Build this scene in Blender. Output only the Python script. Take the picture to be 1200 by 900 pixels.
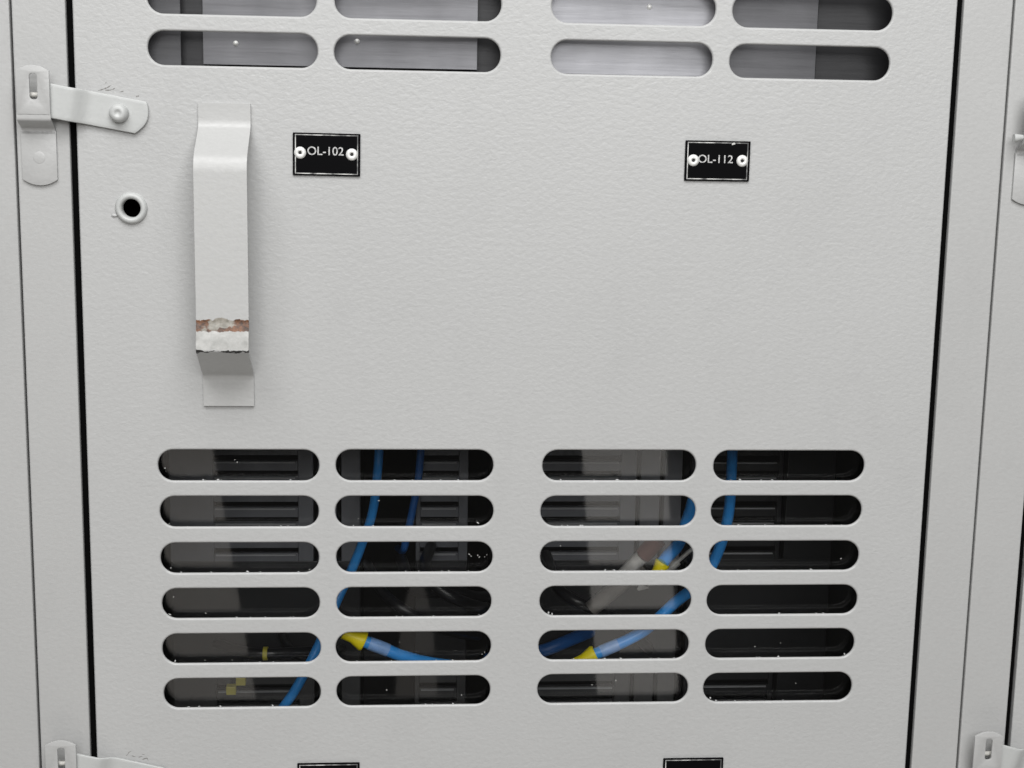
import bpy, bmesh, math, random
from mathutils import Vector, Matrix
random.seed(7)
for o in list(bpy.data.objects):
    bpy.data.objects.remove(o)
scene = bpy.context.scene
col = scene.collection
MM = 0.001

# ------------------------------------------------------------ camera
cam_d = bpy.data.cameras.new('camera')
cam = bpy.data.objects.new('camera', cam_d); col.objects.link(cam)
scene.camera = cam
cam_d.sensor_width = 36.0
cam_d.lens = 36.0 * 1707.5 / 1200.0
cam_d.clip_start = 0.01; cam_d.clip_end = 50.0
yaw, pitch, roll = -0.07664, -0.17234, -0.01821
RM = Matrix.Rotation(yaw, 3, 'Z') @ Matrix.Rotation(pitch, 3, 'X') @ Matrix.Rotation(roll, 3, 'Y')
right, fwd, up = RM.col[0], RM.col[1], RM.col[2]
cm = Matrix((right, up, -fwd)).transposed().to_4x4()
cm.translation = Vector((-0.05428, -0.67372, 0.11016))
cam.matrix_world = cm

# ------------------------------------------------------------ world (dim room air)
w = bpy.data.worlds.new('World'); scene.world = w; w.use_nodes = True
bg = w.node_tree.nodes['Background']
bg.inputs['Color'].default_value = (1.0, 0.98, 0.95, 1); bg.inputs['Strength'].default_value = 0.05

# ------------------------------------------------------------ ceiling lamp, added fills and reflection strips
def area(name, loc, target, sx, sy, power, color=(1, 1, 1), roll=0.0, shape='RECTANGLE'):
    d = bpy.data.lights.new(name, 'AREA'); d.shape = shape; d.size = sx; d.size_y = sy
    d.energy = power; d.color = color
    o = bpy.data.objects.new(name, d); col.objects.link(o)
    o.location = loc
    q = (Vector(target) - Vector(loc)).to_track_quat('-Z', 'Y')
    o.rotation_euler = (q.to_matrix() @ Matrix.Rotation(roll, 3, 'Z')).to_euler()
    return o
area('ceiling_lamp', (-0.1, -0.92, 1.25), (0, 0, 0.0), 1.7, 0.7, 27.5, (1.0, 1.0, 0.995))
area('front_fill', (0.1, -1.7, 0.75), (0, 0, 0.0), 1.5, 0.8, 19.5, (1.0, 1.0, 0.995))  # added frontal fill, brings light in behind the slots
area('floor_bounce', (0.0, -0.75, -1.35), (0, 0, -0.05), 1.6, 0.7, 4.2, (1.0, 0.96, 0.9))
# added lamps standing in for the lit aisle, mirrored in the clear pane
YR = -1.316
area('reflection_strip_left', (-0.50, YR, -0.45), (-0.50, 0, -0.45), 0.40, 0.95, 0.82, (1.0, 0.94, 0.87), math.radians(8.4))
area('reflection_strip_middle', (-0.031, YR, -0.80), (-0.031, 0, -0.80), 0.065, 0.56, 0.028, (1.0, 0.94, 0.87), 0, 'ELLIPSE')
area('reflection_strip_right', (0.272, YR, -0.46), (0.272, 0, -0.46), 0.12, 0.85, 0.36, (1.0, 0.96, 0.91), math.radians(5))

# ------------------------------------------------------------ render look
vs = scene.view_settings
vs.view_transform = 'Standard'; vs.look = 'None'; vs.gamma = 1.0; vs.exposure = 0.0
vs.use_curve_mapping = False
scene.render.engine = 'CYCLES'

# ------------------------------------------------------------ materials
def mat(name, color, rough=0.5, metal=0.0, spec=0.5):
    m = bpy.data.materials.new(name); m.use_nodes = True
    b = m.node_tree.nodes['Principled BSDF']
    b.inputs['Base Color'].default_value = (*color, 1); b.inputs['Roughness'].default_value = rough
    b.inputs['Metallic'].default_value = metal
    b.inputs['Specular IOR Level'].default_value = spec
    return m, m.node_tree.nodes, m.node_tree.links, b

def noise(n, l, vec, scale, detail=3, rough=0.55, dist=0.0):
    t = n.new('ShaderNodeTexNoise'); t.inputs['Scale'].default_value = scale
    t.inputs['Detail'].default_value = detail; t.inputs['Roughness'].default_value = rough
    t.inputs['Distortion'].default_value = dist
    l.new(vec, t.inputs['Vector']); return t.outputs['Fac']

def ramp(n, l, src, a, b, ca, cb):
    r = n.new('ShaderNodeValToRGB'); r.color_ramp.elements[0].position = a; r.color_ramp.elements[1].position = b
    r.color_ramp.elements[0].color = (*ca, 1) if len(ca) == 3 else ca
    r.color_ramp.elements[1].color = (*cb, 1) if len(cb) == 3 else cb
    l.new(src, r.inputs['Fac']); return r.outputs['Color']

def mapped(n, l, scale):
    tc = n.new('ShaderNodeTexCoord'); mp = n.new('ShaderNodeMapping'); mp.inputs['Scale'].default_value = scale
    l.new(tc.outputs['Object'], mp.inputs['Vector']); return mp.outputs['Vector']

def mixc(n, l, fac, a, b, mode='MIX'):
    m = n.new('ShaderNodeMix'); m.data_type = 'RGBA'; m.blend_type = mode
    if isinstance(fac, float): m.inputs['Factor'].default_value = fac
    else: l.new(fac, m.inputs['Factor'])
    for s, v in ((m.inputs['A'], a), (m.inputs['B'], b)):
        if isinstance(v, tuple): s.default_value = (*v, 1)
        else: l.new(v, s)
    return m.outputs['Result']

PAINT = (0.450, 0.4515, 0.448)
def paint_mat(name, color=PAINT, bump=0.42, rough=0.36, speck=True):
    m, n, l, b = mat(name, color, rough)
    v = mapped(n, l, (0.68, 1, 1))
    big = noise(n, l, mapped(n, l, (1, 1, 1)), 9, 3)
    c = ramp(n, l, big, 0.35, 0.7, tuple(x * 0.965 for x in color), tuple(min(1, x * 1.03) for x in color))
    fine = noise(n, l, v, 760, 2, 0.5, 0.3)
    c = mixc(n, l, 0.5, c, ramp(n, l, fine, 0.3, 0.75, tuple(x * 0.95 for x in color), tuple(x * 1.04 for x in color)))
    if speck:   # sparse little chips and grime dots in the coat
        sp = noise(n, l, mapped(n, l, (1, 1, 1)), 170, 2, 0.6)
        f = ramp(n, l, sp, 0.775, 0.80, (0, 0, 0), (1, 1, 1))
        c = mixc(n, l, f, c, (0.31, 0.305, 0.29))
    gr = noise(n, l, mapped(n, l, (1, 1, 0.55)), 34, 5, 0.68, 0.6)
    c = mixc(n, l, ramp(n, l, gr, 0.52, 0.80, (0, 0, 0), (0.16, 0.16, 0.16)), c, tuple(x * 0.74 for x in color))
    l.new(c, b.inputs['Base Color'])
    mid = noise(n, l, v, 480, 2, 0.5, 0.3)
    wave = noise(n, l, mapped(n, l, (1, 1, 1)), 16, 2)
    ad = n.new('ShaderNodeMath'); ad.operation = 'MULTIPLY_ADD'; ad.inputs[1].default_value = 0.4
    l.new(fine, ad.inputs[0]); l.new(mid, ad.inputs[2])
    bp = n.new('ShaderNodeBump'); bp.inputs['Strength'].default_value = bump; bp.inputs['Distance'].default_value = 0.0004
    l.new(ad.outputs[0], bp.inputs['Height'])
    bp2 = n.new('ShaderNodeBump'); bp2.inputs['Strength'].default_value = 0.06; bp2.inputs['Distance'].default_value = 0.004
    l.new(wave, bp2.inputs['Height']); l.new(bp.outputs['Normal'], bp2.inputs['Normal'])
    l.new(bp2.outputs['Normal'], b.inputs['Normal'])
    rr = ramp(n, l, mid, 0.3, 0.7, (rough - .06,) * 3, (rough + .1,) * 3); l.new(rr, b.inputs['Roughness'])
    return m
M_DOOR = paint_mat('grey_textured_paint')
M_FRAME = paint_mat('grey_frame_paint', (0.436, 0.4365, 0.432), 0.26)
M_HASP = paint_mat('grey_brushed_paint', (0.475, 0.483, 0.476), 0.15, 0.36, False)

def handle_mat():
    m = paint_mat('handle_paint_worn', (0.460, 0.4605, 0.454), 0.22)
    n, l = m.node_tree.nodes, m.node_tree.links
    b = n['Principled BSDF']
    base = b.inputs['Base Color'].links[0].from_socket
    tc = n.new('ShaderNodeTexCoord'); sx = n.new('ShaderNodeSeparateXYZ'); l.new(tc.outputs['Object'], sx.inputs[0])
    obj = tc.outputs['Object']
    def mth(op, a, bb, cl=False):
        q = n.new('ShaderNodeMath'); q.operation = op; q.use_clamp = cl
        for i, v in enumerate((a, bb)):
            if isinstance(v, (int, float)): q.inputs[i].default_value = v
            else: l.new(v, q.inputs[i])
        return q.outputs[0]
    nz = noise(n, l, obj, 190, 4, 0.65)
    nz2 = noise(n, l, obj, 420, 3, 0.6)
    zz = mth('ADD', sx.outputs['Z'], mth('MULTIPLY', mth('SUBTRACT', nz, 0.5), 0.0050))
    zs = mth('ADD', sx.outputs['Z'], mth('MULTIPLY', mth('SUBTRACT', nz2, 0.5), 0.0022))
    front = mth('LESS_THAN', sx.outputs['Y'], -0.0185)
    def band(z, lo, hi, soft=0.0003):
        a = mth('DIVIDE', mth('SUBTRACT', z, lo), soft, True); c = mth('DIVIDE', mth('SUBTRACT', hi, z), soft, True)
        return mth('MULTIPLY', mth('MULTIPLY', a, c), front)
    # rust where the coat has come off at the lower bend
    rustc = ramp(n, l, noise(n, l, obj, 330, 4, 0.7), 0.36, 0.66, (0.028, 0.012, 0.006), (0.22, 0.088, 0.034))
    primer = ramp(n, l, nz2, 0.35, 0.7, (0.21, 0.20, 0.17), (0.40, 0.39, 0.35))
    nx = noise(n, l, obj, 120, 3, 0.6)
    ax = mth('ABSOLUTE', mth('ADD', sx.outputs['X'], 0.0016), 0)
    cen = mth('DIVIDE', mth('SUBTRACT', mth('ADD', 0.0068, mth('MULTIPLY', mth('SUBTRACT', nx, 0.5), 0.016)), ax), 0.0012, True)
    # the primer shows above, rust creeps along the lower lip and to the right
    zlow = mth('ADD', mth('ADD', 0.0207, mth('MULTIPLY', sx.outputs['X'], 0.14)), mth('MULTIPLY', mth('SUBTRACT', nz2, 0.5), 0.004))
    upper = mth('DIVIDE', mth('SUBTRACT', sx.outputs['Z'], zlow), 0.0004, True)
    patch = mixc(n, l, mth('MULTIPLY', mth('MULTIPLY', cen, upper), 0.88), rustc, primer)
    zt_ = mth('SUBTRACT', zz, mth('MULTIPLY', mth('MULTIPLY', sx.outputs['X'], sx.outputs['X']), -8.0))
    c = mixc(n, l, band(zt_, 0.0192, 0.0252), base, patch)
    # mottled pale band under the rust
    c = mixc(n, l, band(zs, 0.0112, 0.0196, 0.0005), c, ramp(n, l, nz, 0.3, 0.7, (0.33, 0.33, 0.315), (0.52, 0.515, 0.50)))
    # near-black line in the crack of the bend, heavier at both ends
    wid = mth('ADD', mth('MULTIPLY', mth('SUBTRACT', nx, 0.42), 0.0028), mth('MULTIPLY', mth('POWER', mth('MULTIPLY', mth('ABSOLUTE', sx.outputs['X'], 0), 86.0), 8.0), 0.0007))
    dz = mth('ABSOLUTE', mth('SUBTRACT', zs, 0.0106), 0)
    crack = mth('MULTIPLY', mth('DIVIDE', mth('SUBTRACT', mth('ADD', wid, 0.0002), dz), 0.0002, True), front)
    c = mixc(n, l, crack, c, (0.012, 0.011, 0.010))
    l.new(c, b.inputs['Base Color'])
    return m
M_HANDLE = handle_mat()

M_BLACKPL, *_ = mat('black_engraved_plastic', (0.003, 0.003, 0.0035), 0.6, 0, 0.04)
M_WHITEENG, n_, l_, b_ = mat('white_engraving', (0.62, 0.62, 0.6), 0.6)
def border_mat():
    m, n, l, b = mat('worn_engraved_line', (0.5, 0.5, 0.5), 0.55)
    f = noise(n, l, mapped(n, l, (1, 1, 1)), 190, 2)
    l.new(ramp(n, l, f, 0.38, 0.6, (0.10, 0.10, 0.10), (0.62, 0.62, 0.60)), b.inputs['Base Color'])
    return m
M_BORDER = border_mat()
M_LETTER, n_, l_, b_ = mat('engraved_letter_white', (0.6, 0.6, 0.59), 0.6)
l_.new(ramp(n_, l_, noise(n_, l_, mapped(n_, l_, (1, 1, 1)), 1100, 2), 0.3, 0.62, (0.24, 0.24, 0.24), (0.6, 0.6, 0.59)), b_.inputs['Base Color'])
M_RIVET, *_ = mat('rivet_aluminium', (0.82, 0.82, 0.80), 0.4, 0.25)
M_DARKHOLE, *_ = mat('rivet_core_dark', (0.015, 0.014, 0.013), 0.6)
M_INTERIOR, *_ = mat('cabinet_interior_shaded', (0.08, 0.08, 0.08), 0.7)  # grey walls painted dark for the shade inside

M_GAPSHADE, *_ = mat('gap_shade_black', (0.0025, 0.0025, 0.0025), 0.8, 0, 0.03)  # near-black, paints shade into the door gaps and the keyhole
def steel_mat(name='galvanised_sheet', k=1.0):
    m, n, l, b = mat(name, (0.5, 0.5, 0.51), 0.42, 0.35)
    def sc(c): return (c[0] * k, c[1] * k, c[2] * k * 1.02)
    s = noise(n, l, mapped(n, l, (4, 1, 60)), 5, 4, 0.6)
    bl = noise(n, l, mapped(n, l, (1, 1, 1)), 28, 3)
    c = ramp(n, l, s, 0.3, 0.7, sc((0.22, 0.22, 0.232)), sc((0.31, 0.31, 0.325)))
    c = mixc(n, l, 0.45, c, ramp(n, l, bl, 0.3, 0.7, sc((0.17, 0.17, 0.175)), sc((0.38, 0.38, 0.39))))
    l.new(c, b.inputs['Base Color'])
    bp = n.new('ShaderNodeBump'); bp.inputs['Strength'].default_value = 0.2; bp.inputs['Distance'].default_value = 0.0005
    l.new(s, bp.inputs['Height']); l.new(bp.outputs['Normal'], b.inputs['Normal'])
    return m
M_STEEL = steel_mat('galvanised_sheet', 0.80); M_STEELLIT = steel_mat('galvanised_sheet_lit', 1.28); M_STEELSHADED = steel_mat('galvanised_sheet_shaded', 0.56)  # lit and shaded copies paint the light fading across the sheets
M_STEELDARK = steel_mat('dull_grey_steel', 0.36); M_STEELGAP = steel_mat('gap_shade_steel', 0.15)  # the darkest copy paints the shade in gaps beside the sheets

def plastic(name, c, rough, var=0.12, sc=60):
    m, n, l, b = mat(name, c, rough)
    f = noise(n, l, mapped(n, l, (1, 1, 1)), sc, 3)
    l.new(ramp(n, l, f, 0.3, 0.7, tuple(x * (1 - var) for x in c), tuple(min(1, x * (1 + var)) for x in c)), b.inputs['Base Color'])
    return m
M_UNIT = plastic('charcoal_unit_plastic', (0.165, 0.172, 0.192), 0.4)
M_EDGELIGHT = plastic('unit_edge_highlight', (0.42, 0.43, 0.45), 0.35)  # pale tone painting the edge highlights under the vent slots
M_UNITHALFSHADE = plastic('unit_plastic_half_shaded', (0.075, 0.077, 0.08), 0.42)  # darker copy of the unit plastic, paints half shade low down
M_UNITSHADED = plastic('unit_plastic_shaded', (0.024, 0.025, 0.028), 0.42)  # darkest copy of the unit plastic, paints the deep shade
M_UNITBODY, *_ = mat('unit_body_recess_shade', (0.006, 0.006, 0.007), 0.7)  # near-black so the vent recesses are painted as shade
M_BLUE = plastic('blue_cable_insulation', (0.05, 0.36, 0.95), 0.3, 0.1, 90)
M_BLUESHADED = plastic('blue_insulation_shaded', (0.022, 0.13, 0.42), 0.4, 0.1, 90)  # darkened copy of the blue, paints the shade on deep cables
M_YELLOW = plastic('yellow_cable_cap', (0.95, 0.80, 0.005), 0.4, 0.05)
M_YELLOWD = plastic('mustard_marker', (0.45, 0.40, 0.06), 0.5, 0.1)
M_SLEEVE = plastic('pale_marker_sleeve', (0.26, 0.46, 0.85), 0.35, 0.12, 300)
M_BLACKCAB, *_ = mat('black_cable_insulation', (0.016, 0.016, 0.018), 0.33)
M_BROWN = plastic('brown_terminal', (0.13, 0.034, 0.024), 0.45, 0.25)
M_GREYSL = plastic('grey_clear_sleeve', (0.58, 0.57, 0.55), 0.3, 0.2, 150)
M_LUG = plastic('tinned_lug', (0.5, 0.49, 0.46), 0.3, 0.3, 250)
M_DUST, *_ = mat('white_paint_fleck', (0.55, 0.55, 0.53), 0.6)
M_SCUFF, *_ = mat('scuffed_paint', (0.21, 0.205, 0.195), 0.7)

def pane_mat():
    m = bpy.data.materials.new('clear_acrylic'); m.use_nodes = True
    n, l = m.node_tree.nodes, m.node_tree.links
    n.remove(n['Principled BSDF'])
    t = n.new('ShaderNodeBsdfTransparent'); t.inputs['Color'].default_value = (0.965, 0.965, 0.96, 1)
    g = n.new('ShaderNodeBsdfGlossy'); g.inputs['Roughness'].default_value = 0.026
    f = n.new('ShaderNodeFresnel'); f.inputs['IOR'].default_value = 1.5
    mx = n.new('ShaderNodeMixShader')
    l.new(f.outputs[0], mx.inputs[0]); l.new(t.outputs[0], mx.inputs[1]); l.new(g.outputs[0], mx.inputs[2])
    l.new(mx.outputs[0], n['Material Output'].inputs['Surface'])
    return m
M_PANE = pane_mat()

# ------------------------------------------------------------ helpers
def tag(o, label=None, cat=None, group=None, kind=None):
    if label: o['label'] = label
    if cat: o['category'] = cat
    if group: o['group'] = group
    if kind: o['kind'] = kind
    return o
def empty(name, loc=(0, 0, 0)):
    o = bpy.data.objects.new(name, None); col.objects.link(o); o.location = loc; o.empty_display_size = 0.02
    return o
def link(name, me, m, parent=None, loc=None):
    o = bpy.data.objects.new(name, me); col.objects.link(o)
    if m and not me.materials: me.materials.append(m)
    if parent: o.parent = parent
    if loc: o.location = loc
    return o
def from_bm(name, bm, m, parent=None, loc=None, smooth=None):
    bmesh.ops.recalc_face_normals(bm, faces=bm.faces)
    me = bpy.data.meshes.new(name); bm.to_mesh(me); bm.free()
    if smooth is not None:
        me.shade_smooth()
        me.set_sharp_from_angle(angle=math.radians(smooth))
    return link(name, me, m, parent, loc)
def add_box(bm, x0, x1, y0, y1, z0, z1):
    vs = [bm.verts.new((x * MM, y * MM, z * MM)) for x in (x0, x1) for y in (y0, y1) for z in (z0, z1)]
    for f in ((0, 1, 3, 2), (4, 6, 7, 5), (0, 4, 5, 1), (2, 3, 7, 6), (0, 2, 6, 4), (1, 5, 7, 3)):
        bm.faces.new([vs[i] for i in f])
def bevel(o, wmm, seg=2, ang=40):
    b = o.modifiers.new('edge_round', 'BEVEL'); b.width = wmm * MM; b.segments = seg
    b.limit_method = 'ANGLE'; b.angle_limit = math.radians(ang)
    return o
def box(name, dims, m, parent=None, bev=0.0):
    bm = bmesh.new(); add_box(bm, *dims); o = from_bm(name, bm, m, parent)
    if bev: bevel(o, bev)
    return o

def rect_loop(x0, x1, z0, z1, r=0.0, n=5):
    if r <= 0: return [(x0, z0), (x1, z0), (x1, z1), (x0, z1)]
    pts = []
    for cx, cz, a0 in ((x1 - r, z0 + r, -90), (x1 - r, z1 - r, 0), (x0 + r, z1 - r, 90), (x0 + r, z0 + r, 180)):
        for i in range(n + 1):
            a = math.radians(a0 + 90 * i / n); pts.append((cx + r * math.cos(a), cz + r * math.sin(a)))
    return pts
def circle_loop(cx, cz, r, n=32):
    return [(cx + r * math.cos(2 * math.pi * i / n), cz + r * math.sin(2 * math.pi * i / n)) for i in range(n)]

def sheet_mesh(name, loops, y_front, thick, bev=0.3, res=2):
    """flat sheet with holes: first loop is the outline, the others are cut out; front face at y_front (mm)"""
    cu = bpy.data.curves.new(name, 'CURVE'); cu.dimensions = '2D'; cu.fill_mode = 'BOTH'
    for lp in loops:
        s = cu.splines.new('POLY'); s.points.add(len(lp) - 1); s.use_cyclic_u = True
        for p_, (x, z) in zip(s.points, lp): p_.co = (x * MM, z * MM, 0, 1)
    cu.extrude = (thick / 2 - bev) * MM; cu.bevel_depth = bev * MM; cu.bevel_resolution = res; cu.offset = -bev * MM
    ob = bpy.data.objects.new(name, cu); col.objects.link(ob)
    dg = bpy.context.evaluated_depsgraph_get(); dg.update()
    me = bpy.data.meshes.new_from_object(ob.evaluated_get(dg))
    bpy.data.objects.remove(ob); bpy.data.curves.remove(cu)
    me.transform(Matrix.Rotation(math.radians(90), 4, 'X'))          # local z -> -y : faces the viewer
    me.transform(Matrix.Translation((0, (y_front + thick / 2) * MM, 0)))
    me.name = name; me.materials.clear()
    bm = bmesh.new(); bm.from_mesh(me); bmesh.ops.remove_doubles(bm, verts=bm.verts, dist=1e-6)
    bmesh.ops.recalc_face_normals(bm, faces=bm.faces); bm.to_mesh(me); bm.free()
    me.shade_smooth(); me.set_sharp_from_angle(angle=math.radians(38))
    for f in me.polygons:
        if abs(f.normal.y) > 0.98: f.use_smooth = False
    return me

def fillet(pts, r, n=6):
    """round the inner corners of an open polyline (list of 2D mm points)"""
    out = [Vector(pts[0])]
    for i in range(1, len(pts) - 1):
        p0, p1, p2 = Vector(pts[i - 1]), Vector(pts[i]), Vector(pts[i + 1])
        ri = r[i] if isinstance(r, dict) else r
        a, b = (p0 - p1).normalized(), (p2 - p1).normalized()
        t = min(ri, (p0 - p1).length * .45, (p2 - p1).length * .45)
        s, e = p1 + a * t, p1 + b * t
        for k in range(n + 1):
            u = k / n; out.append(s * (1 - u) ** 2 + p1 * 2 * u * (1 - u) + e * u * u)
    out.append(Vector(pts[-1])); return out
def strip_bm(prof, thick, x0, x1, shear=0.0):
    """bent strip: prof = [(y,z)] of the outer face, given thickness towards +y side, from x0 to x1"""
    bm = bmesh.new(); n = len(prof); rings = []
    for i, p_ in enumerate(prof):
        a = prof[max(0, i - 1)]; b = prof[min(n - 1, i + 1)]
        t = (b - a).normalized(); nn = Vector((-t.y, t.x))
        if nn.x < 0 and abs(nn.x) > 1e-3: nn = -nn
        q = p_ + nn * thick
        rings.append([bm.verts.new((x * MM, v.x * MM, v.y * MM)) for x, v in ((x0, p_), (x1, p_), (x1, q), (x0, q))])
    for a, b in zip(rings, rings[1:]):
        for k in range(4): bm.faces.new((a[k], a[(k + 1) % 4], b[(k + 1) % 4], b[k]))
    bm.faces.new(rings[0]); bm.faces.new(rings[-1][::-1])
    return bm
def lathe_bm(profile, seg=28):
    """profile [(r, y)] mm, spun about the y axis"""
    bm = bmesh.new(); rings = []
    for r, y in profile:
        if r <= 1e-6: rings.append([bm.verts.new((0, y * MM, 0))])
        else: rings.append([bm.verts.new((r * MM * math.cos(2 * math.pi * i / seg), y * MM, r * MM * math.sin(2 * math.pi * i / seg))) for i in range(seg)])
    for a, b in zip(rings, rings[1:]):
        for i in range(seg):
            j = (i + 1) % seg
            if len(a) == 1: bm.faces.new((a[0], b[i], b[j]))
            elif len(b) == 1: bm.faces.new((a[i], a[j], b[0]))
            else: bm.faces.new((a[i], a[j], b[j], b[i]))
    return bm
def smooth_path(pts, sub=8):
    P = [Vector(p_) for p_ in pts]; P = [2 * P[0] - P[1]] + P + [2 * P[-1] - P[-2]]; out = []
    for i in range(1, len(P) - 2):
        for k in range(sub):
            t = k / sub; a, b, c, d = P[i - 1], P[i], P[i + 1], P[i + 2]
            out.append(0.5 * ((2 * b) + (c - a) * t + (2 * a - 5 * b + 4 * c - d) * t * t + (3 * b - a - 3 * c + d) * t ** 3))
    out.append(P[-2]); return out
def tube(name, pts, rad, m, parent=None, seg=14):
    """rad: number or function of 0..1 along the path; closed ends"""
    bm = bmesh.new(); rings = []; n = len(pts); nrm = None
    for i, p_ in enumerate(pts):
        t = (pts[min(n - 1, i + 1)] - pts[max(0, i - 1)]).normalized()
        if nrm is None: nrm = t.orthogonal().normalized()
        nrm = (nrm - t * nrm.dot(t)).normalized(); bn = t.cross(nrm)
        r = rad(i / (n - 1)) if callable(rad) else rad
        rings.append([bm.verts.new((p_ + (nrm * math.cos(a) + bn * math.sin(a)) * r) * MM) for a in (2 * math.pi * k / seg for k in range(seg))])
    for a, b in zip(rings, rings[1:]):
        for k in range(seg): bm.faces.new((a[k], a[(k + 1) % seg], b[(k + 1) % seg], b[k]))
    bm.faces.new(rings[0]); bm.faces.new(rings[-1])
    return from_bm(name, bm, m, parent, smooth=50)

# ------------------------------------------------------------ cabinets
ZB, ZT = -330.0, 300.0
PITCH = 453.5
def cabinet(x, label, left=True, rightside=True, inside=True):
    c = tag(empty('electrical_cabinet', (x * MM, 0, ZB * MM)), label, 'cabinet', 'row of grey electrical cabinets')
    def part(name, dims, m, bev=0.0):
        d = (dims[0], dims[1], dims[2], dims[3], dims[4] - ZB, dims[5] - ZB)
        return box(name, d, m, c, bev)
    for s in (-1, 1):
        if (s < 0 and not left) or (s > 0 and not rightside): continue
        a, b = sorted((s * 203.0, s * 226.25)); part('stile', (a, b, 0, 26, ZB, ZT), M_FRAME, 0.7)
        a, b = sorted((s * 200.5, s * 202.85)); part('gap_shade_strip', (a, b, 2.2, 26, ZB, ZT), M_GAPSHADE)  # black strip added in the gap to paint its shade
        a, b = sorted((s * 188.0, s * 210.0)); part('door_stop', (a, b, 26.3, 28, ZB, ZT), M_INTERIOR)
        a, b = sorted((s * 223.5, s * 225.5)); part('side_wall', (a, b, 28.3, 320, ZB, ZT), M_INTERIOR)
    if inside:
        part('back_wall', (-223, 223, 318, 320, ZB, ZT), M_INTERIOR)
        part('light_stop_shelf', (-199, 199, 29, 317, 40, 42), M_INTERIOR)  # unseen divider, added to stop light leaking between compartments
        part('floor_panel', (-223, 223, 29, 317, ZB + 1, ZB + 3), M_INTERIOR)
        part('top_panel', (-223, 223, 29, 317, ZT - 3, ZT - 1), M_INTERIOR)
    return c
cabinet(0, 'light grey electrical cabinet in the centre with the slotted door')
cl = cabinet(-PITCH, 'light grey neighbouring cabinet cut off at the left edge', inside=False)
cr = cabinet(PITCH, 'light grey neighbouring cabinet cut off at the right edge', inside=False)

# ------------------------------------------------------------ the slotted door
SLOT_L, SLOT_H, ROW = 74.55, 14.9, 22.49
COLS = (-130.2, -47.8, 49.9, 132.4)
door = tag(empty('cabinet_door', (0, 0, 0)), 'light grey slotted steel door with strap handle and two black number plates', 'cabinet door')
loops = [rect_loop(-200, 200, ZB + 4, ZT - 4)]
rows = [-46.77 - ROW * i for i in range(6)] + [143.44 + ROW * i for i in range(5)]
for z in rows:
    for cx in COLS:
        dx, dz, dl = random.uniform(-.15, .15), random.uniform(-.12, .12), random.uniform(-.3, .3)
        loops.append(rect_loop(cx - SLOT_L / 2 + dx - dl, cx + SLOT_L / 2 + dx + dl, z - SLOT_H / 2 + dz, z + SLOT_H / 2 + dz, SLOT_H / 2 - 0.3, 8))
RING = (-176.6, 72.4)
loops.append(circle_loop(*RING, 4.4))
link('panel', sheet_mesh('door_panel', loops, 0.0, 2.0, 0.92, 3), M_DOOR, door)
for s in (-1, 1):   # folded edges of the sheet
    a, b = sorted((s * 198.2, s * 199.8)); box('edge_return', (a, b, 2.1, 20, ZB + 5, ZT - 5), M_DOOR, door)

# handle: a bent flat strap, chipped at the lower bend
prof = fillet([(-1.7, 119.8), (-1.7, 109.6), (-21.0, 95.5), (-21.0, 23.5), (-21.9, 20.0), (-23.6, 10.6), (-1.7, -4.0), (-1.7, -18.2)],
              {1: 3.0, 2: 6.0, 3: 1.0, 4: 1.0, 5: 1.0, 6: 2.5})
hb = strip_bm(prof, 1.6, -11.6, 11.6)
hd = from_bm('handle', hb, M_HANDLE, door, (-134.2 * MM, 0, 0), smooth=35); bevel(hd, 0.5, 2, 50)
tag(hd, 'bent flat strap handle with rusty chipped paint at its lower bend')

# key hole grommet
rg = from_bm('keyhole_ring', lathe_bm([(4.2, 3), (4.2, -0.8), (4.7, -1.8), (5.6, -2.2), (6.6, -1.7), (7.2, -0.6), (7.2, 0.4)]), M_HASP, door, (RING[0] * MM, 0, RING[1] * MM), smooth=60)
tail = bmesh.new(); bmesh.ops.create_uvsphere(tail, u_segments=10, v_segments=6, radius=1.0 * MM, matrix=Matrix.Translation((-7.6 * MM, -0.2 * MM, -3.4 * MM)) @ Matrix.Diagonal((1.5, .6, .7, 1)))
from_bm('paint_drip', tail, M_DOOR, rg, smooth=60)
tube('lock_barrel', [Vector((RING[0], 22, RING[1])), Vector((RING[0], 38, RING[1]))], 9.5, M_GAPSHADE, door)  # painted black so the keyhole reads as shade

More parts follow.
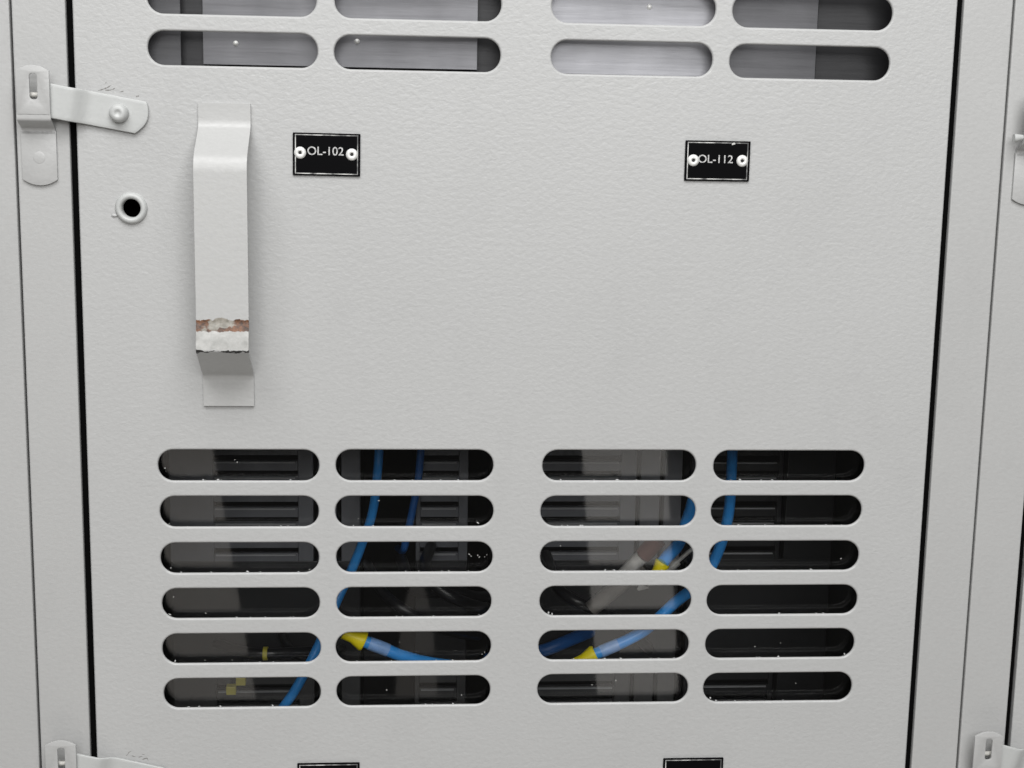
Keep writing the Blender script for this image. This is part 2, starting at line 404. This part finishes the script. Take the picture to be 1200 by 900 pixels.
# number plates
def text_mesh(txt, size):
    cu = bpy.data.curves.new('lettering', 'FONT'); cu.body = txt; cu.size = size * MM; cu.align_x = 'CENTER'; cu.align_y = 'CENTER'
    cu.extrude = 0.06 * MM; cu.offset = 0.03 * MM
    ob = bpy.data.objects.new('t', cu); col.objects.link(ob)
    dg = bpy.context.evaluated_depsgraph_get(); dg.update()
    me = bpy.data.meshes.new_from_object(ob.evaluated_get(dg)); bpy.data.objects.remove(ob); bpy.data.curves.remove(cu)
    me.transform(Matrix.Rotation(math.radians(90), 4, 'X')); me.materials.clear(); return me
rivet_me = None
def plate(x0, x1, z0, z1, label, txt=None, rivets=(), tpos=None, rot=0.0, scale=(1, 1)):
    global rivet_me
    cx, cz = (x0 + x1) / 2, (z0 + z1) / 2; hw, hh = (x1 - x0) / 2, (z1 - z0) / 2
    p_ = link('name_plate', sheet_mesh('name_plate', [rect_loop(-hw, hw, -hh, hh, 0.3, 2)], -1.0, 0.9, 0.15, 1), M_BLACKPL, door, (cx * MM, 0, cz * MM))
    p_.rotation_euler.y = math.radians(rot); tag(p_, label)
    i0, lw = 1.0, 0.42
    link('border_line', sheet_mesh('border_line', [rect_loop(-hw + i0, hw - i0, -hh + i0 * .7, hh - i0 * .7), rect_loop(-hw + i0 + lw, hw - i0 - lw, -hh + i0 * .7 + lw, hh - i0 * .7 - lw)], -1.04, 0.1, 0.01, 0), M_BORDER, p_)
    for rx, rz in rivets:
        if rivet_me is None:
            t = from_bm('rivet', lathe_bm([(0.0, -1.15), (0.75, -1.2), (0.85, -1.6), (1.3, -1.85), (2.0, -1.75), (2.55, -1.35), (2.75, -0.95)], 22), M_RIVET, p_, smooth=50)
            rivet_me = t.data; rivet_me.materials.append(M_DARKHOLE)
            for f in rivet_me.polygons:
                if f.center.xz.length < 0.78 * MM: f.material_index = 1
        else: t = link('rivet', rivet_me, None, p_)
        t.location = ((rx - cx) * MM, 0, (rz - cz) * MM)
        t.rotation_euler.y = random.uniform(0, 6)
    if txt:
        t = link('lettering', text_mesh(txt, 5.3), M_LETTER, p_, ((tpos[0] - cx) * MM, -1.07 * MM, (tpos[1] - cz) * MM))
        t.scale = (scale[0], 1, scale[1])
    return p_
plate(-104.0, -73.6, 88.3, 107.4, 'black engraved plate reading OL-102 beside the handle', 'OL-102', ((-100.7, 98.4), (-77.4, 98.1)), (-89.3, 99.2), 0.4, (1.0, 1.0))
plate(75.6, 106.0, 88.7, 107.1, 'black engraved plate reading OL-112 on the right of the door', 'OL-112', ((79.5, 98.0), (102.4, 98.1)), (89.8, 98.6), 0.0, (1.0, 0.97))
plate(-104.1, -73.9, -214.5, -195.5, 'lower black plate under the handle side, only its top edge in view')
plate(76.2, 106.4, -214.5, -195.7, 'lower black plate under the right slots, only its top edge in view')
def fleck_bm(pts, y, rmin, rmax, flat=0.35):
    bm = bmesh.new()
    for (x, z) in pts:
        r = random.uniform(rmin, rmax)
        mtx = Matrix.Translation((x * MM, y * MM, z * MM)) @ Matrix.Rotation(random.uniform(0, 6), 4, 'Y') @ Matrix.Diagonal((random.uniform(.6, 1.9), flat, random.uniform(.5, 1.1), 1))
        res = bmesh.ops.create_icosphere(bm, subdivisions=1, radius=r * MM, matrix=mtx)
        for v in res['verts']: v.co += Vector((random.uniform(-.2, .2), 0, random.uniform(-.2, .2))) * r * MM
    return bm
def scuff(label, paths):
    bm = bmesh.new()
    for pts, r in paths:                                  # thin ragged flakes lying on the paint
        P = smooth_path([Vector((x, -0.04, z)) for x, z in pts], 5); L, Rr = [], []
        for i, p_ in enumerate(P):
            wv = r * (0.25 + random.random()) * math.sin(math.pi * (i + .5) / len(P)) ** .5
            L.append(bm.verts.new((p_ + Vector((random.uniform(-.1, .1), 0, wv))) * MM)); Rr.append(bm.verts.new((p_ - Vector((0, 0, wv))) * MM))
        for i in range(len(P) - 1): bm.faces.new((L[i], L[i + 1], Rr[i + 1], Rr[i]))
    o = from_bm('paint_scuff', bm, M_SCUFF, door)
    sd = o.modifiers.new('thickness', 'SOLIDIFY'); sd.thickness = 0.05 * MM
    return tag(o, label)
scuff('dark scuff marks in the paint above the upper latch', [([(-189.8, 124.3), (-187.4, 125.0), (-185.2, 126.0), (-184.0, 126.9)], .34), ([(-186.8, 124.5), (-184.2, 124.7), (-182.4, 125.5)], .3), ([(-180.4, 123.9), (-178.6, 124.2)], .22), ([(-173.3, 122.0), (-172.0, 122.3)], .35), ([(-186.6, 127.5), (-186.0, 128.1)], .2)])
scuff('dark scuff marks in the paint above the lower latch', [([(-186.0, -190.6), (-184.6, -188.9), (-183.6, -188.2)], .3), ([(-183.4, -190.6), (-181.6, -191.2)], .3), ([(-180.2, -191.4), (-178.4, -191.0)], .32), ([(-178.4, -192.6), (-176.2, -192.0), (-175.6, -193.6)], .35), ([(-178.6, -189.9), (-177.4, -190.1)], .2)])
from_bm('paint_fleck', fleck_bm([(97.7, 105.7), (98.3, 105.9)], -1.1, .5, .7, .2), M_DUST, door)
from_bm('paint_fleck', fleck_bm([(173.0, 3.1)], -0.05, .4, .5, .3), M_DUST, door)

# doors of the neighbours (only slivers in view)
d2 = tag(empty('cabinet_door', (PITCH * MM, 0, 0)), 'plain grey door sliver at the far right edge beside the lower right latch', 'cabinet door')
link('panel', sheet_mesh('door_panel', [rect_loop(-200, 200, ZB + 4, ZT - 4)], 0.0, 1.6, 0.45, 2), M_DOOR, d2)
box('edge_return', (-199.8, -198.2, 1.7, 20, ZB + 5, ZT - 5), M_DOOR, d2)
link('door', sheet_mesh('door_panel', [rect_loop(-200, 200, ZB + 4, ZT - 4)], 0.0, 1.6, 0.45, 2), M_DOOR, cl, (0, 0, -ZB * MM))

# clear pane behind the lower slots
pane = box('inner_pane', (-186, 186, 5.6, 7.6, -182, -26), M_PANE, door)
tag(pane, 'clear acrylic pane behind the lower slots of the door')
SP = [(-165.3, -49.5), (-132.7, -45.4), (-131.6, -46.6), (-64.9, -65.3), (-74.6, -74.2), (-17.4, -76.4), (-21.3, -92.1), (-20.4, -93.0), (-17.2, -92.6), (-16.4, -93.5), (-13.9, -93.4), (-12.8, -92.4), (-54.8, -136.3), (-60.9, -160.8), (-24.2, -163.8), (-14.5, -167.9), (-14.4, -142.8), (-13.2, -141.8), (-135.4, -144.7), (-148.4, -144.6), (40.3, -159.2), (52.1, -157.1), (22.9, -88.0), (69.9, -44.3), (142.9, -159.5), (-147.6, -120.9), (-164.9, -121.2), (-162.7, -112.7), (-163.6, -98.3), (74.9, -113.8), (121.2, -140.1), (134.0, -138.4), (162.2, -95.0), (80.7, -145.5), (108.6, -146.2), (112.0, -78.8), (128.9, -78.4)]
tag(from_bm('paint_fleck', fleck_bm(SP, 5.5, .22, .42, .2), M_DUST, pane), kind='stuff')
# little runs and lumps of paint along the lower lips of the slots
lips = []
for z in rows[:6]:
    for cx in COLS:
        for k in range(random.randint(2, 6)):
            x = cx + random.uniform(-34, 34); e = max(0, abs(x - cx) - 30) 
            lips.append((x, z - SLOT_H / 2 + 0.15 + e * .45))
tag(from_bm('paint_lump', fleck_bm(lips, 0.9, .25, .6, 1.0), M_DOOR, door), kind='stuff')

# ------------------------------------------------------------ latches
def bracket_mesh():
    def arc(x0, x1, z, sag, n=10, flip=1):
        return [(x0 + (x1 - x0) * i / n, z + flip * sag * (1 - (2 * i / n - 1) ** 2)) for i in range(n + 1)]
    tab = [(-7.2, 0.5), (7.2, 0.5)] + [(x, z) for x, z in reversed(arc(-7.2, 7.2, 19.6, 2.2))]
    tab = [(7.2, 0.0)] + list(reversed(arc(-7.2, 7.2, 19.4, 2.4))) + [(-7.2, 0.0)]
    slot = rect_loop(-1.4, 1.9, 7.0, 18.2, 1.2, 3)
    a = sheet_mesh('tab', [tab[::-1], slot], -8.6, 1.3, 0.3, 1)
    low = [(7.7, -6.5), (-7.7, -6.5)] + arc(-7.7, 7.7, -28.2, 2.6, 10, -1)
    b = sheet_mesh('low', [low[::-1]], -1.35, 1.2, 0.3, 1)
    st = strip_bm(fillet([(-8.6, 0.6), (-8.6, -2.2), (-1.35, -5.6), (-1.35, -8.0)], 2.6, 6), 1.3, -7.3, 7.3)
    for me in (a, b): st.from_mesh(me)
    dome = bmesh.ops.create_uvsphere(st, u_segments=16, v_segments=8, radius=3 * MM, matrix=Matrix.Translation((0, -1.2 * MM, -18.5 * MM)) @ Matrix.Diagonal((1, .13, 1, 1)))
    me = bpy.data.meshes.new('bracket'); bmesh.ops.recalc_face_normals(st, faces=st.faces); st.to_mesh(me); st.free()
    me.shade_smooth(); me.set_sharp_from_angle(angle=math.radians(40)); me.materials.append(M_FRAME)
    bpy.data.meshes.remove(a); bpy.data.meshes.remove(b)
    return me
def arm_mesh():
    """flat arm, local x from the pivot, width along z, bends back from the bracket down to the door"""
    bm = bmesh.new(); W = 7.4; nu, nw = 22, 10
    def ydep(u): 
        t = min(1, max(0, (u - 8.0) / 9.0)); t = t * t * (3 - 2 * t); return -6.6 + t * 4.6
    grid = []
    for i in range(nu + 1):
        r = []
        for j in range(nw + 1):
            wv = j / nw * 2 - 1                     # -1 bottom .. 1 top
            end = 42.0 - 1.8 * max(0, wv) ** 3 - 4.6 * max(0, -wv) ** 1.7
            start = -4.0
            u = start + (end - start) * i / nu
            r.append(bm.verts.new((u * MM, ydep(u) * MM, wv * W * MM)))
        grid.append(r)
    for i in range(nu):
        for j in range(nw): bm.faces.new((grid[i][j], grid[i + 1][j], grid[i + 1][j + 1], grid[i][j + 1]))
    bmesh.ops.recalc_face_normals(bm, faces=bm.faces)
    if bm.faces[0].normal.y > 0: bmesh.ops.reverse_faces(bm, faces=bm.faces)
    me = bpy.data.meshes.new('arm'); bm.to_mesh(me); bm.free(); me.shade_smooth(); me.materials.append(M_HASP)
    return me
BR, AR = bracket_mesh(), arm_mesh()
bolt_me = None
def latch(x, z, label, ang=-9.8, arm=True):
    global bolt_me
    h = tag(empty('door_latch', (x * MM, 0, z * MM)), label, 'latch', 'door latches on the cabinet stiles')
    link('bracket', BR, None, h)
    pin = tube('pivot_pin', [Vector((-4.5, -5.2, 9)), Vector((8.6, -5.2, 9))], 1.2, M_LUG, h, 10)
    if arm:
        a = link('arm', AR, None, h, (6.8 * MM, 0, 6.6 * MM)); a.rotation_euler.y = math.radians(-ang)
        s = a.modifiers.new('thickness', 'SOLIDIFY'); s.thickness = 1.3 * MM; s.offset = -1
        bevel(a, 0.3, 2, 50)
        if bolt_me is None:
            b = from_bm('bolt', lathe_bm([(0, -4.0), (0.9, -4.05), (1.3, -4.5), (2.0, -4.7), (3.2, -4.3), (3.95, -3.2), (4.2, -1.8), (4.2, 0)], 26), M_HASP, a, smooth=60); bolt_me = b.data
        else: b = link('bolt', bolt_me, None, a)
        b.location = (29.5 * MM, -1.9 * MM, 0.2 * MM)
    return h
latch(-216.3, 112.8, 'upper left door latch, its arm bolted to the slotted door')
latch(-215.0, -200.6, 'lower left door latch at the bottom edge of the picture', -14)
lt = latch(239.9, 110.6, 'upper right latch cut off by the right edge of the picture', -70)
tube('pin_head', [Vector((-11.6, -7.0, 0.2)), Vector((-10.6, -7.0, 0.2)), Vector((-7.0, -6.6, 0.6))], lambda t: 1.9 if t < .7 else 1.2, M_HASP, lt, 14)
latch(238.4, -202.4, 'lower right latch standing on the far right stile', -16)

# ------------------------------------------------------------ inside, upper compartment
def sheet_thing(name, label, x0, x1, z0, z1, y, tilt=0.0, m=M_STEEL, yaw=0.0):
    o = tag(empty(name, (0, y * MM, z0 * MM)), label, 'metal sheet')
    o.rotation_euler.y = math.radians(tilt); o.rotation_euler.z = math.radians(yaw)
    box('sheet', (x0, x1, 0, 1.2, 0, z1 - z0), m, o, 0.2)
    box('folded_flange', (x0, x1, 1.3, 24, 0, 1.2), m, o)
    return o
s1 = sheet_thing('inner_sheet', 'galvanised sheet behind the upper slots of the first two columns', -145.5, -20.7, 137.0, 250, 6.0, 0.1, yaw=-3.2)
s2 = sheet_thing('inner_sheet', 'galvanised sheet painted in a lit tone behind the upper slots of the third column', -0.7, 93.2, 136.2, 250, 6.5, 0.05, M_STEELLIT, 1.5)
s7 = sheet_thing('inner_sheet', 'galvanised sheet painted in a shaded tone, filling the left half of the upper rightmost slots', 94.5, 139.0, 130.0, 250, 4.0, 0, M_STEELSHADED, 4.0)
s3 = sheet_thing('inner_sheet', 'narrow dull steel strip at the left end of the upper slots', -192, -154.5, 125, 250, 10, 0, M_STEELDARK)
s4 = sheet_thing('inner_sheet', 'dark strip painting the shade at the right end of the upper slots', 139.5, 196, 125, 250, 17, 0, M_STEELGAP)
s5 = sheet_thing('inner_sheet', 'recessed dark strip painting the shade in the gap between the two bright sheets', -24, 3, 125, 250, 14, 0, M_STEELGAP)
s6 = sheet_thing('inner_sheet', 'dark strip painting the shade in the gap near the left end of the upper slots', -156, -144, 125, 250, 17, 0, M_STEELGAP)
for parent, x, z, y0 in ((s1, -130.6, 146.5 - 136.9, 0), (s1, -75.5, 148.5 - 136.9, 0), (s2, 58.1, 167.1 - 136.2, 0)):
    q = from_bm('glint_blob', lathe_bm([(0, -0.8), (0.8, -0.7), (1.3, 0.05)], 12), M_RIVET, parent, (x * MM, 0, z * MM), smooth=60)  # small pale rivet-like blobs added as glints on the sheets

# ------------------------------------------------------------ inside, lower compartment: vented units
def unit(label, x0, x1, b0, b1, grooves, slots, zt, zb, M_UNIT=M_UNIT, y=120.0):
    o = tag(empty('vented_unit', ((x0 + x1) / 2 * MM, y * MM, zb * MM)), label, 'electrical unit', 'vented charcoal units inside the cabinet')
    ox = (x0 + x1) / 2
    def bx(name, xa, xb, ya, yb, za, zb_, m, bev=0.0): return box(name, (xa - ox, xb - ox, ya, yb, za - zb, zb_ - zb), m, o, bev)
    bx('body', x0 + .3, x1 - .3, 24, 90, zb + .3, zt - .3, M_UNITBODY)
    SH = 3.2
    edges = [zt] + [e for s in slots for e in (s + SH / 2, s - SH / 2)]
    zl = edges[-1] - 4.5                                   # below the vents a plain housing, darkened to paint in the shade
    if zl - zb < 12: zl = zb
    bx('side_frame', x0, b0 - .05, 0, 8, zl, zt, M_UNIT, 0.4)
    for i in range(0, len(edges), 2):
        bx('slat', b0, b1, 0, 4, edges[i + 1] if i + 1 < len(edges) else zl, edges[i], M_UNIT, 0.35)
        if i: bx('lip_highlight', b0 + 1, b1 - 1.5, -1.4, -0.05, edges[i] - 1.0, edges[i] - 0.35, M_EDGELIGHT)
    if zl > zb: bx('front_panel', x0, x1, 0.6, 8, zb, zl - .1, M_UNITSHADED, 0.4)
    xs = [b1 + .05]
    for g in grooves: xs += [g - 1.3, g + 1.3]
    xs.append(x1)
    for i in range(0, len(xs), 2): bx('side_frame', xs[i], xs[i + 1], 0, 8, zl, zt, M_UNIT, 0.4)
    return o
SL = [-61.8 - 8.85 * k for k in range(8)]
SL2 = [-204.0 - 8.85 * k for k in range(5)]
for row, sl, zt, zb in (('upper', SL, -35, -192), ('lower', SL2, -196.5, -260)):
    unit(row + ' wide vented unit behind the leftmost lower slots', -182, -77.1, -158, -111.5, (-101.8, -88.9), sl, zt, zb, M_UNIT if row == 'upper' else M_UNITHALFSHADE)
    unit(row + ' narrow vented unit behind the second column of lower slots', -46, -16.9, -43.5, -22.1, (), sl, zt, zb, M_UNIT if row == 'upper' else M_UNITHALFSHADE)
    unit(row + ' wide vented unit behind the third column of lower slots', 0, 104.2, 14, 69.2, (79.4, 93.0), sl, zt, zb, M_UNIT if row == 'upper' else M_UNITHALFSHADE)
    unit(row + ' vented unit behind the rightmost lower slots', 109.5, 192.7, 112, 159.6, (163.5,), sl, zt, zb, M_UNITSHADED)

# ------------------------------------------------------------ cables
def cable(label, pts, r=2.6, m=M_BLUE, cap=None, sleeve=None, name='blue_cable'):
    P = smooth_path(pts)
    o = tag(empty(name, P[-1] * MM), label, 'cable')
    off = Vector(P[-1]); Q = [v - off for v in P]
    tube('insulation', Q, r, m, o)
    if cap:
        base, tip, r0, r1 = cap
        a, b = Vector(base) - off, Vector(tip) - off
        tube('yellow_cap', [a, a + (b - a) * .08, a + (b - a) * .55, b], lambda t: r0 * .92 if t == 0 else (r0 if t < .6 else r1), M_YELLOW, o)
    if sleeve:
        i0, i1, rs = sleeve
        k0, k1 = int(i0 * (len(Q) - 1)), int(i1 * (len(Q) - 1))
        tube('marker_sleeve', Q[k0:k1 + 1], rs, M_SLEEVE, o)
    return o
cable('thick blue cable sweeping down to the left behind the first two slot columns', [(-66.1, 108, -50.3), (-67.0, 108, -71.8), (-69.5, 92, -93.1), (-74.4, 72, -104.9), (-79.7, 56, -115.3), (-87.3, 48, -130.1), (-96.3, 44, -152.0), (-108.1, 38, -173.8), (-120.1, 40, -191.1)], 2.5)
cable('thin blue cable, painted shaded, hanging deep behind the second slot column', [(-42.4, 112, -51.1), (-43.7, 112, -65.5), (-45.0, 112, -80.9), (-48.2, 112, -99.4), (-51.4, 114, -115.6), (-53.2, 122, -124.4), (-56, 180, -140)], 2.1, M_BLUESHADED)
cable('blue cable with yellow cap lying in the fifth slot of the second column', [(13.2, 128, -195.6), (6.4, 80, -179.7), (-3.8, 35, -162.8), (-23.9, 24, -156.3), (-41.2, 19, -151.8), (-54.0, 15.5, -146.8), (-62.4, 14.5, -142.8), (-71.6, 14, -139.0), (-74.9, 14, -137.7)], 3.0, cap=((-72.0, 14.5, -139.0), (-82.4, 14.5, -134.3), 5.2, 3.2), sleeve=(0.72, 0.85, 3.3))
cable('long blue cable looping from the right slots to a yellow cap in the third column', [(126.2, 95, -47.1), (125.3, 90, -67.4), (118.2, 62, -86.3), (109.1, 42, -101.4), (98.6, 32, -114.2), (83.4, 24, -123.7), (69.7, 18, -134.1), (58.8, 16, -140.0), (47.1, 14.5, -144.7), (42.0, 14, -146.7)], 2.9, cap=((42.8, 14, -146.2), (31.4, 14, -151.9), 4.6, 2.8), sleeve=(0.82, 0.92, 3.15))
cable('short blue cable with yellow cap in the third slot of the third column', [(101.5, 60, -67.3), (96.3, 48, -75.7), (91.6, 38, -83.5), (85.2, 28, -93.6), (79.1, 22, -98.0), (75.6, 19, -101.1)], 3.2, cap=((76.0, 19, -100.7), (71.6, 19, -108.6), 4.0, 2.8))
cable('blue cable, painted shaded, deep behind the fifth slot of the third column', [(-3.4, 132, -192.8), (11.3, 112, -184.4), (27.6, 106, -177.8), (42.7, 112, -174.0), (54.9, 123, -173.4)], 3.6, M_BLUESHADED)
cable('black cable curling behind the middle of the second slot column', [(-37.5, 116, -120.2), (-41.6, 70, -118.4), (-34.2, 55, -125.4), (-18.3, 60, -135.5), (8.3, 110, -158.4)], 3.2, M_BLACKCAB, name='black_cable')
cable('black cable sagging from left to right behind the fourth slot of the second column', [(-73.1, 112, -128.7), (-65.1, 80, -133.3), (-54.1, 60, -137.1), (-31.3, 70, -153.0), (-10.7, 112, -171.5)], 2.8, M_BLACKCAB, name='black_cable')
cable('black cable crossing to the right behind the fourth slot of the second column', [(-54.2, 112, -126.3), (-47.2, 85, -135.0), (-26.8, 75, -133.8), (-10.2, 85, -140.0), (13.3, 116, -145.4)], 3.4, M_BLACKCAB, name='black_cable')
cable('black cable slanting down behind the left part of the third slot column', [(27.3, 115, -125.1), (30.0, 70, -130.6), (45.0, 60, -137.8), (66.6, 80, -153.4), (87.7, 116, -181.5)], 3.0, M_BLACKCAB, name='black_cable')
cable('black cable looping behind the right end of the first column, fifth slot', [(-120.6, 112, -169.1), (-113.6, 60, -157.2), (-107.6, 50, -159.1), (-97.7, 60, -164.8), (-87.5, 115, -179.5)], 2.4, M_BLACKCAB, name='black_cable')
cable('short black cable at the right end of the third slot of the third column', [(93.9, 60, -104.3), (93.8, 45, -106.8), (95.7, 40, -111.2), (104.7, 50, -129.2)], 2.2, M_BLACKCAB, name='black_cable')
bk = cable('black cable with a mustard ring in the fifth slot of the first column', [(-150, 60, -156), (-136, 45, -154.6), (-122.8, 40, -154.3), (-108.6, 46, -155.8), (-90, 60, -160)], 2.6, M_BLACKCAB, name='black_cable')
tube('mustard_ring', [Vector((-123.8, 40.2, -154.3)) - Vector((-90, 60, -160)), Vector((-121.6, 40.1, -154.3)) - Vector((-90, 60, -160))], 3.5, M_YELLOWD, bk, 18)
for lab, x, y, z in (('mustard terminal marker, the higher of two in the bottom left slot', -136.6, 50, -173.2), ('mustard terminal marker, the lower of two in the bottom left slot', -141.4, 48, -177.4)):
    o = tag(empty('terminal_marker', (x * MM, y * MM, z * MM)), lab, 'terminal marker', 'mustard terminal markers')
    box('marker_body', (-2.5, 2.5, 0, 5, -2.2, 2.2), M_YELLOWD, o, .4)
    box('marker_stem', (-1.2, 1.2, 5.1, 30, -1.2, 1.2), M_BLACKCAB, o)
# brown connector with a grey sleeve, and tinned lug beside it
A, Bv, Cv = Vector((57.0, 40, -116.5)), Vector((68.2, 36.5, -103.0)), Vector((76.0, 34, -93.2))
o = tag(empty('cable_connector', Cv * MM), 'brown connector with pale grey sleeve slanting across the third slot of the third column', 'connector')
tube('grey_sleeve', [A - Cv, A * .5 + Bv * .5 - Cv, Bv - Cv], 3.7, M_GREYSL, o, 12)
tube('brown_body', [Bv - Cv, Bv + (Cv - Bv) * .08 - Cv, Bv + (Cv - Bv) * .5 - Cv, Vector((0, 0, 0))], lambda t: 3.2 if t == 0 else 4.6, M_BROWN, o, 8)
P0, P1 = Vector((77.6, 30, -111.0)), Vector((94.5, 34, -97.2))
o = tag(empty('cable_lug', P1 * MM), 'tinned cable lug slanting beside the yellow cap in the third column', 'cable lug')
tube('crimp_barrel', [P0 - P1, (P0 + P1) / 2 - P1], 2.2, M_LUG, o, 12)
tube('wire', [(P0 + P1) / 2 - P1, Vector((0, 0, 0))], 1.1, M_LUG, o, 10)
P0, P1 = Vector((44, 44, -133)), Vector((70, 40, -108.5))
o = tag(empty('clear_tube', P0 * MM), 'dull clear sleeve slanting across the fourth slot of the third column', 'sleeve')
tube('sleeve_body', [Vector((0, 0, 0)), (P1 - P0) * .5, P1 - P0], 4.2, plastic('smoky_sleeve', (0.16, 0.15, 0.14), 0.3, 0.25, 120), o, 12)
tube('sleeve_glint', [(P1 - P0) * .72 + Vector((4, -5, -5)), (P1 - P0) * .86 + Vector((4, -5, -5))], lambda t: .6 + 2.6 * t, M_GREYSL, o, 6)  # pale wedge added as a white glint on the sleeve
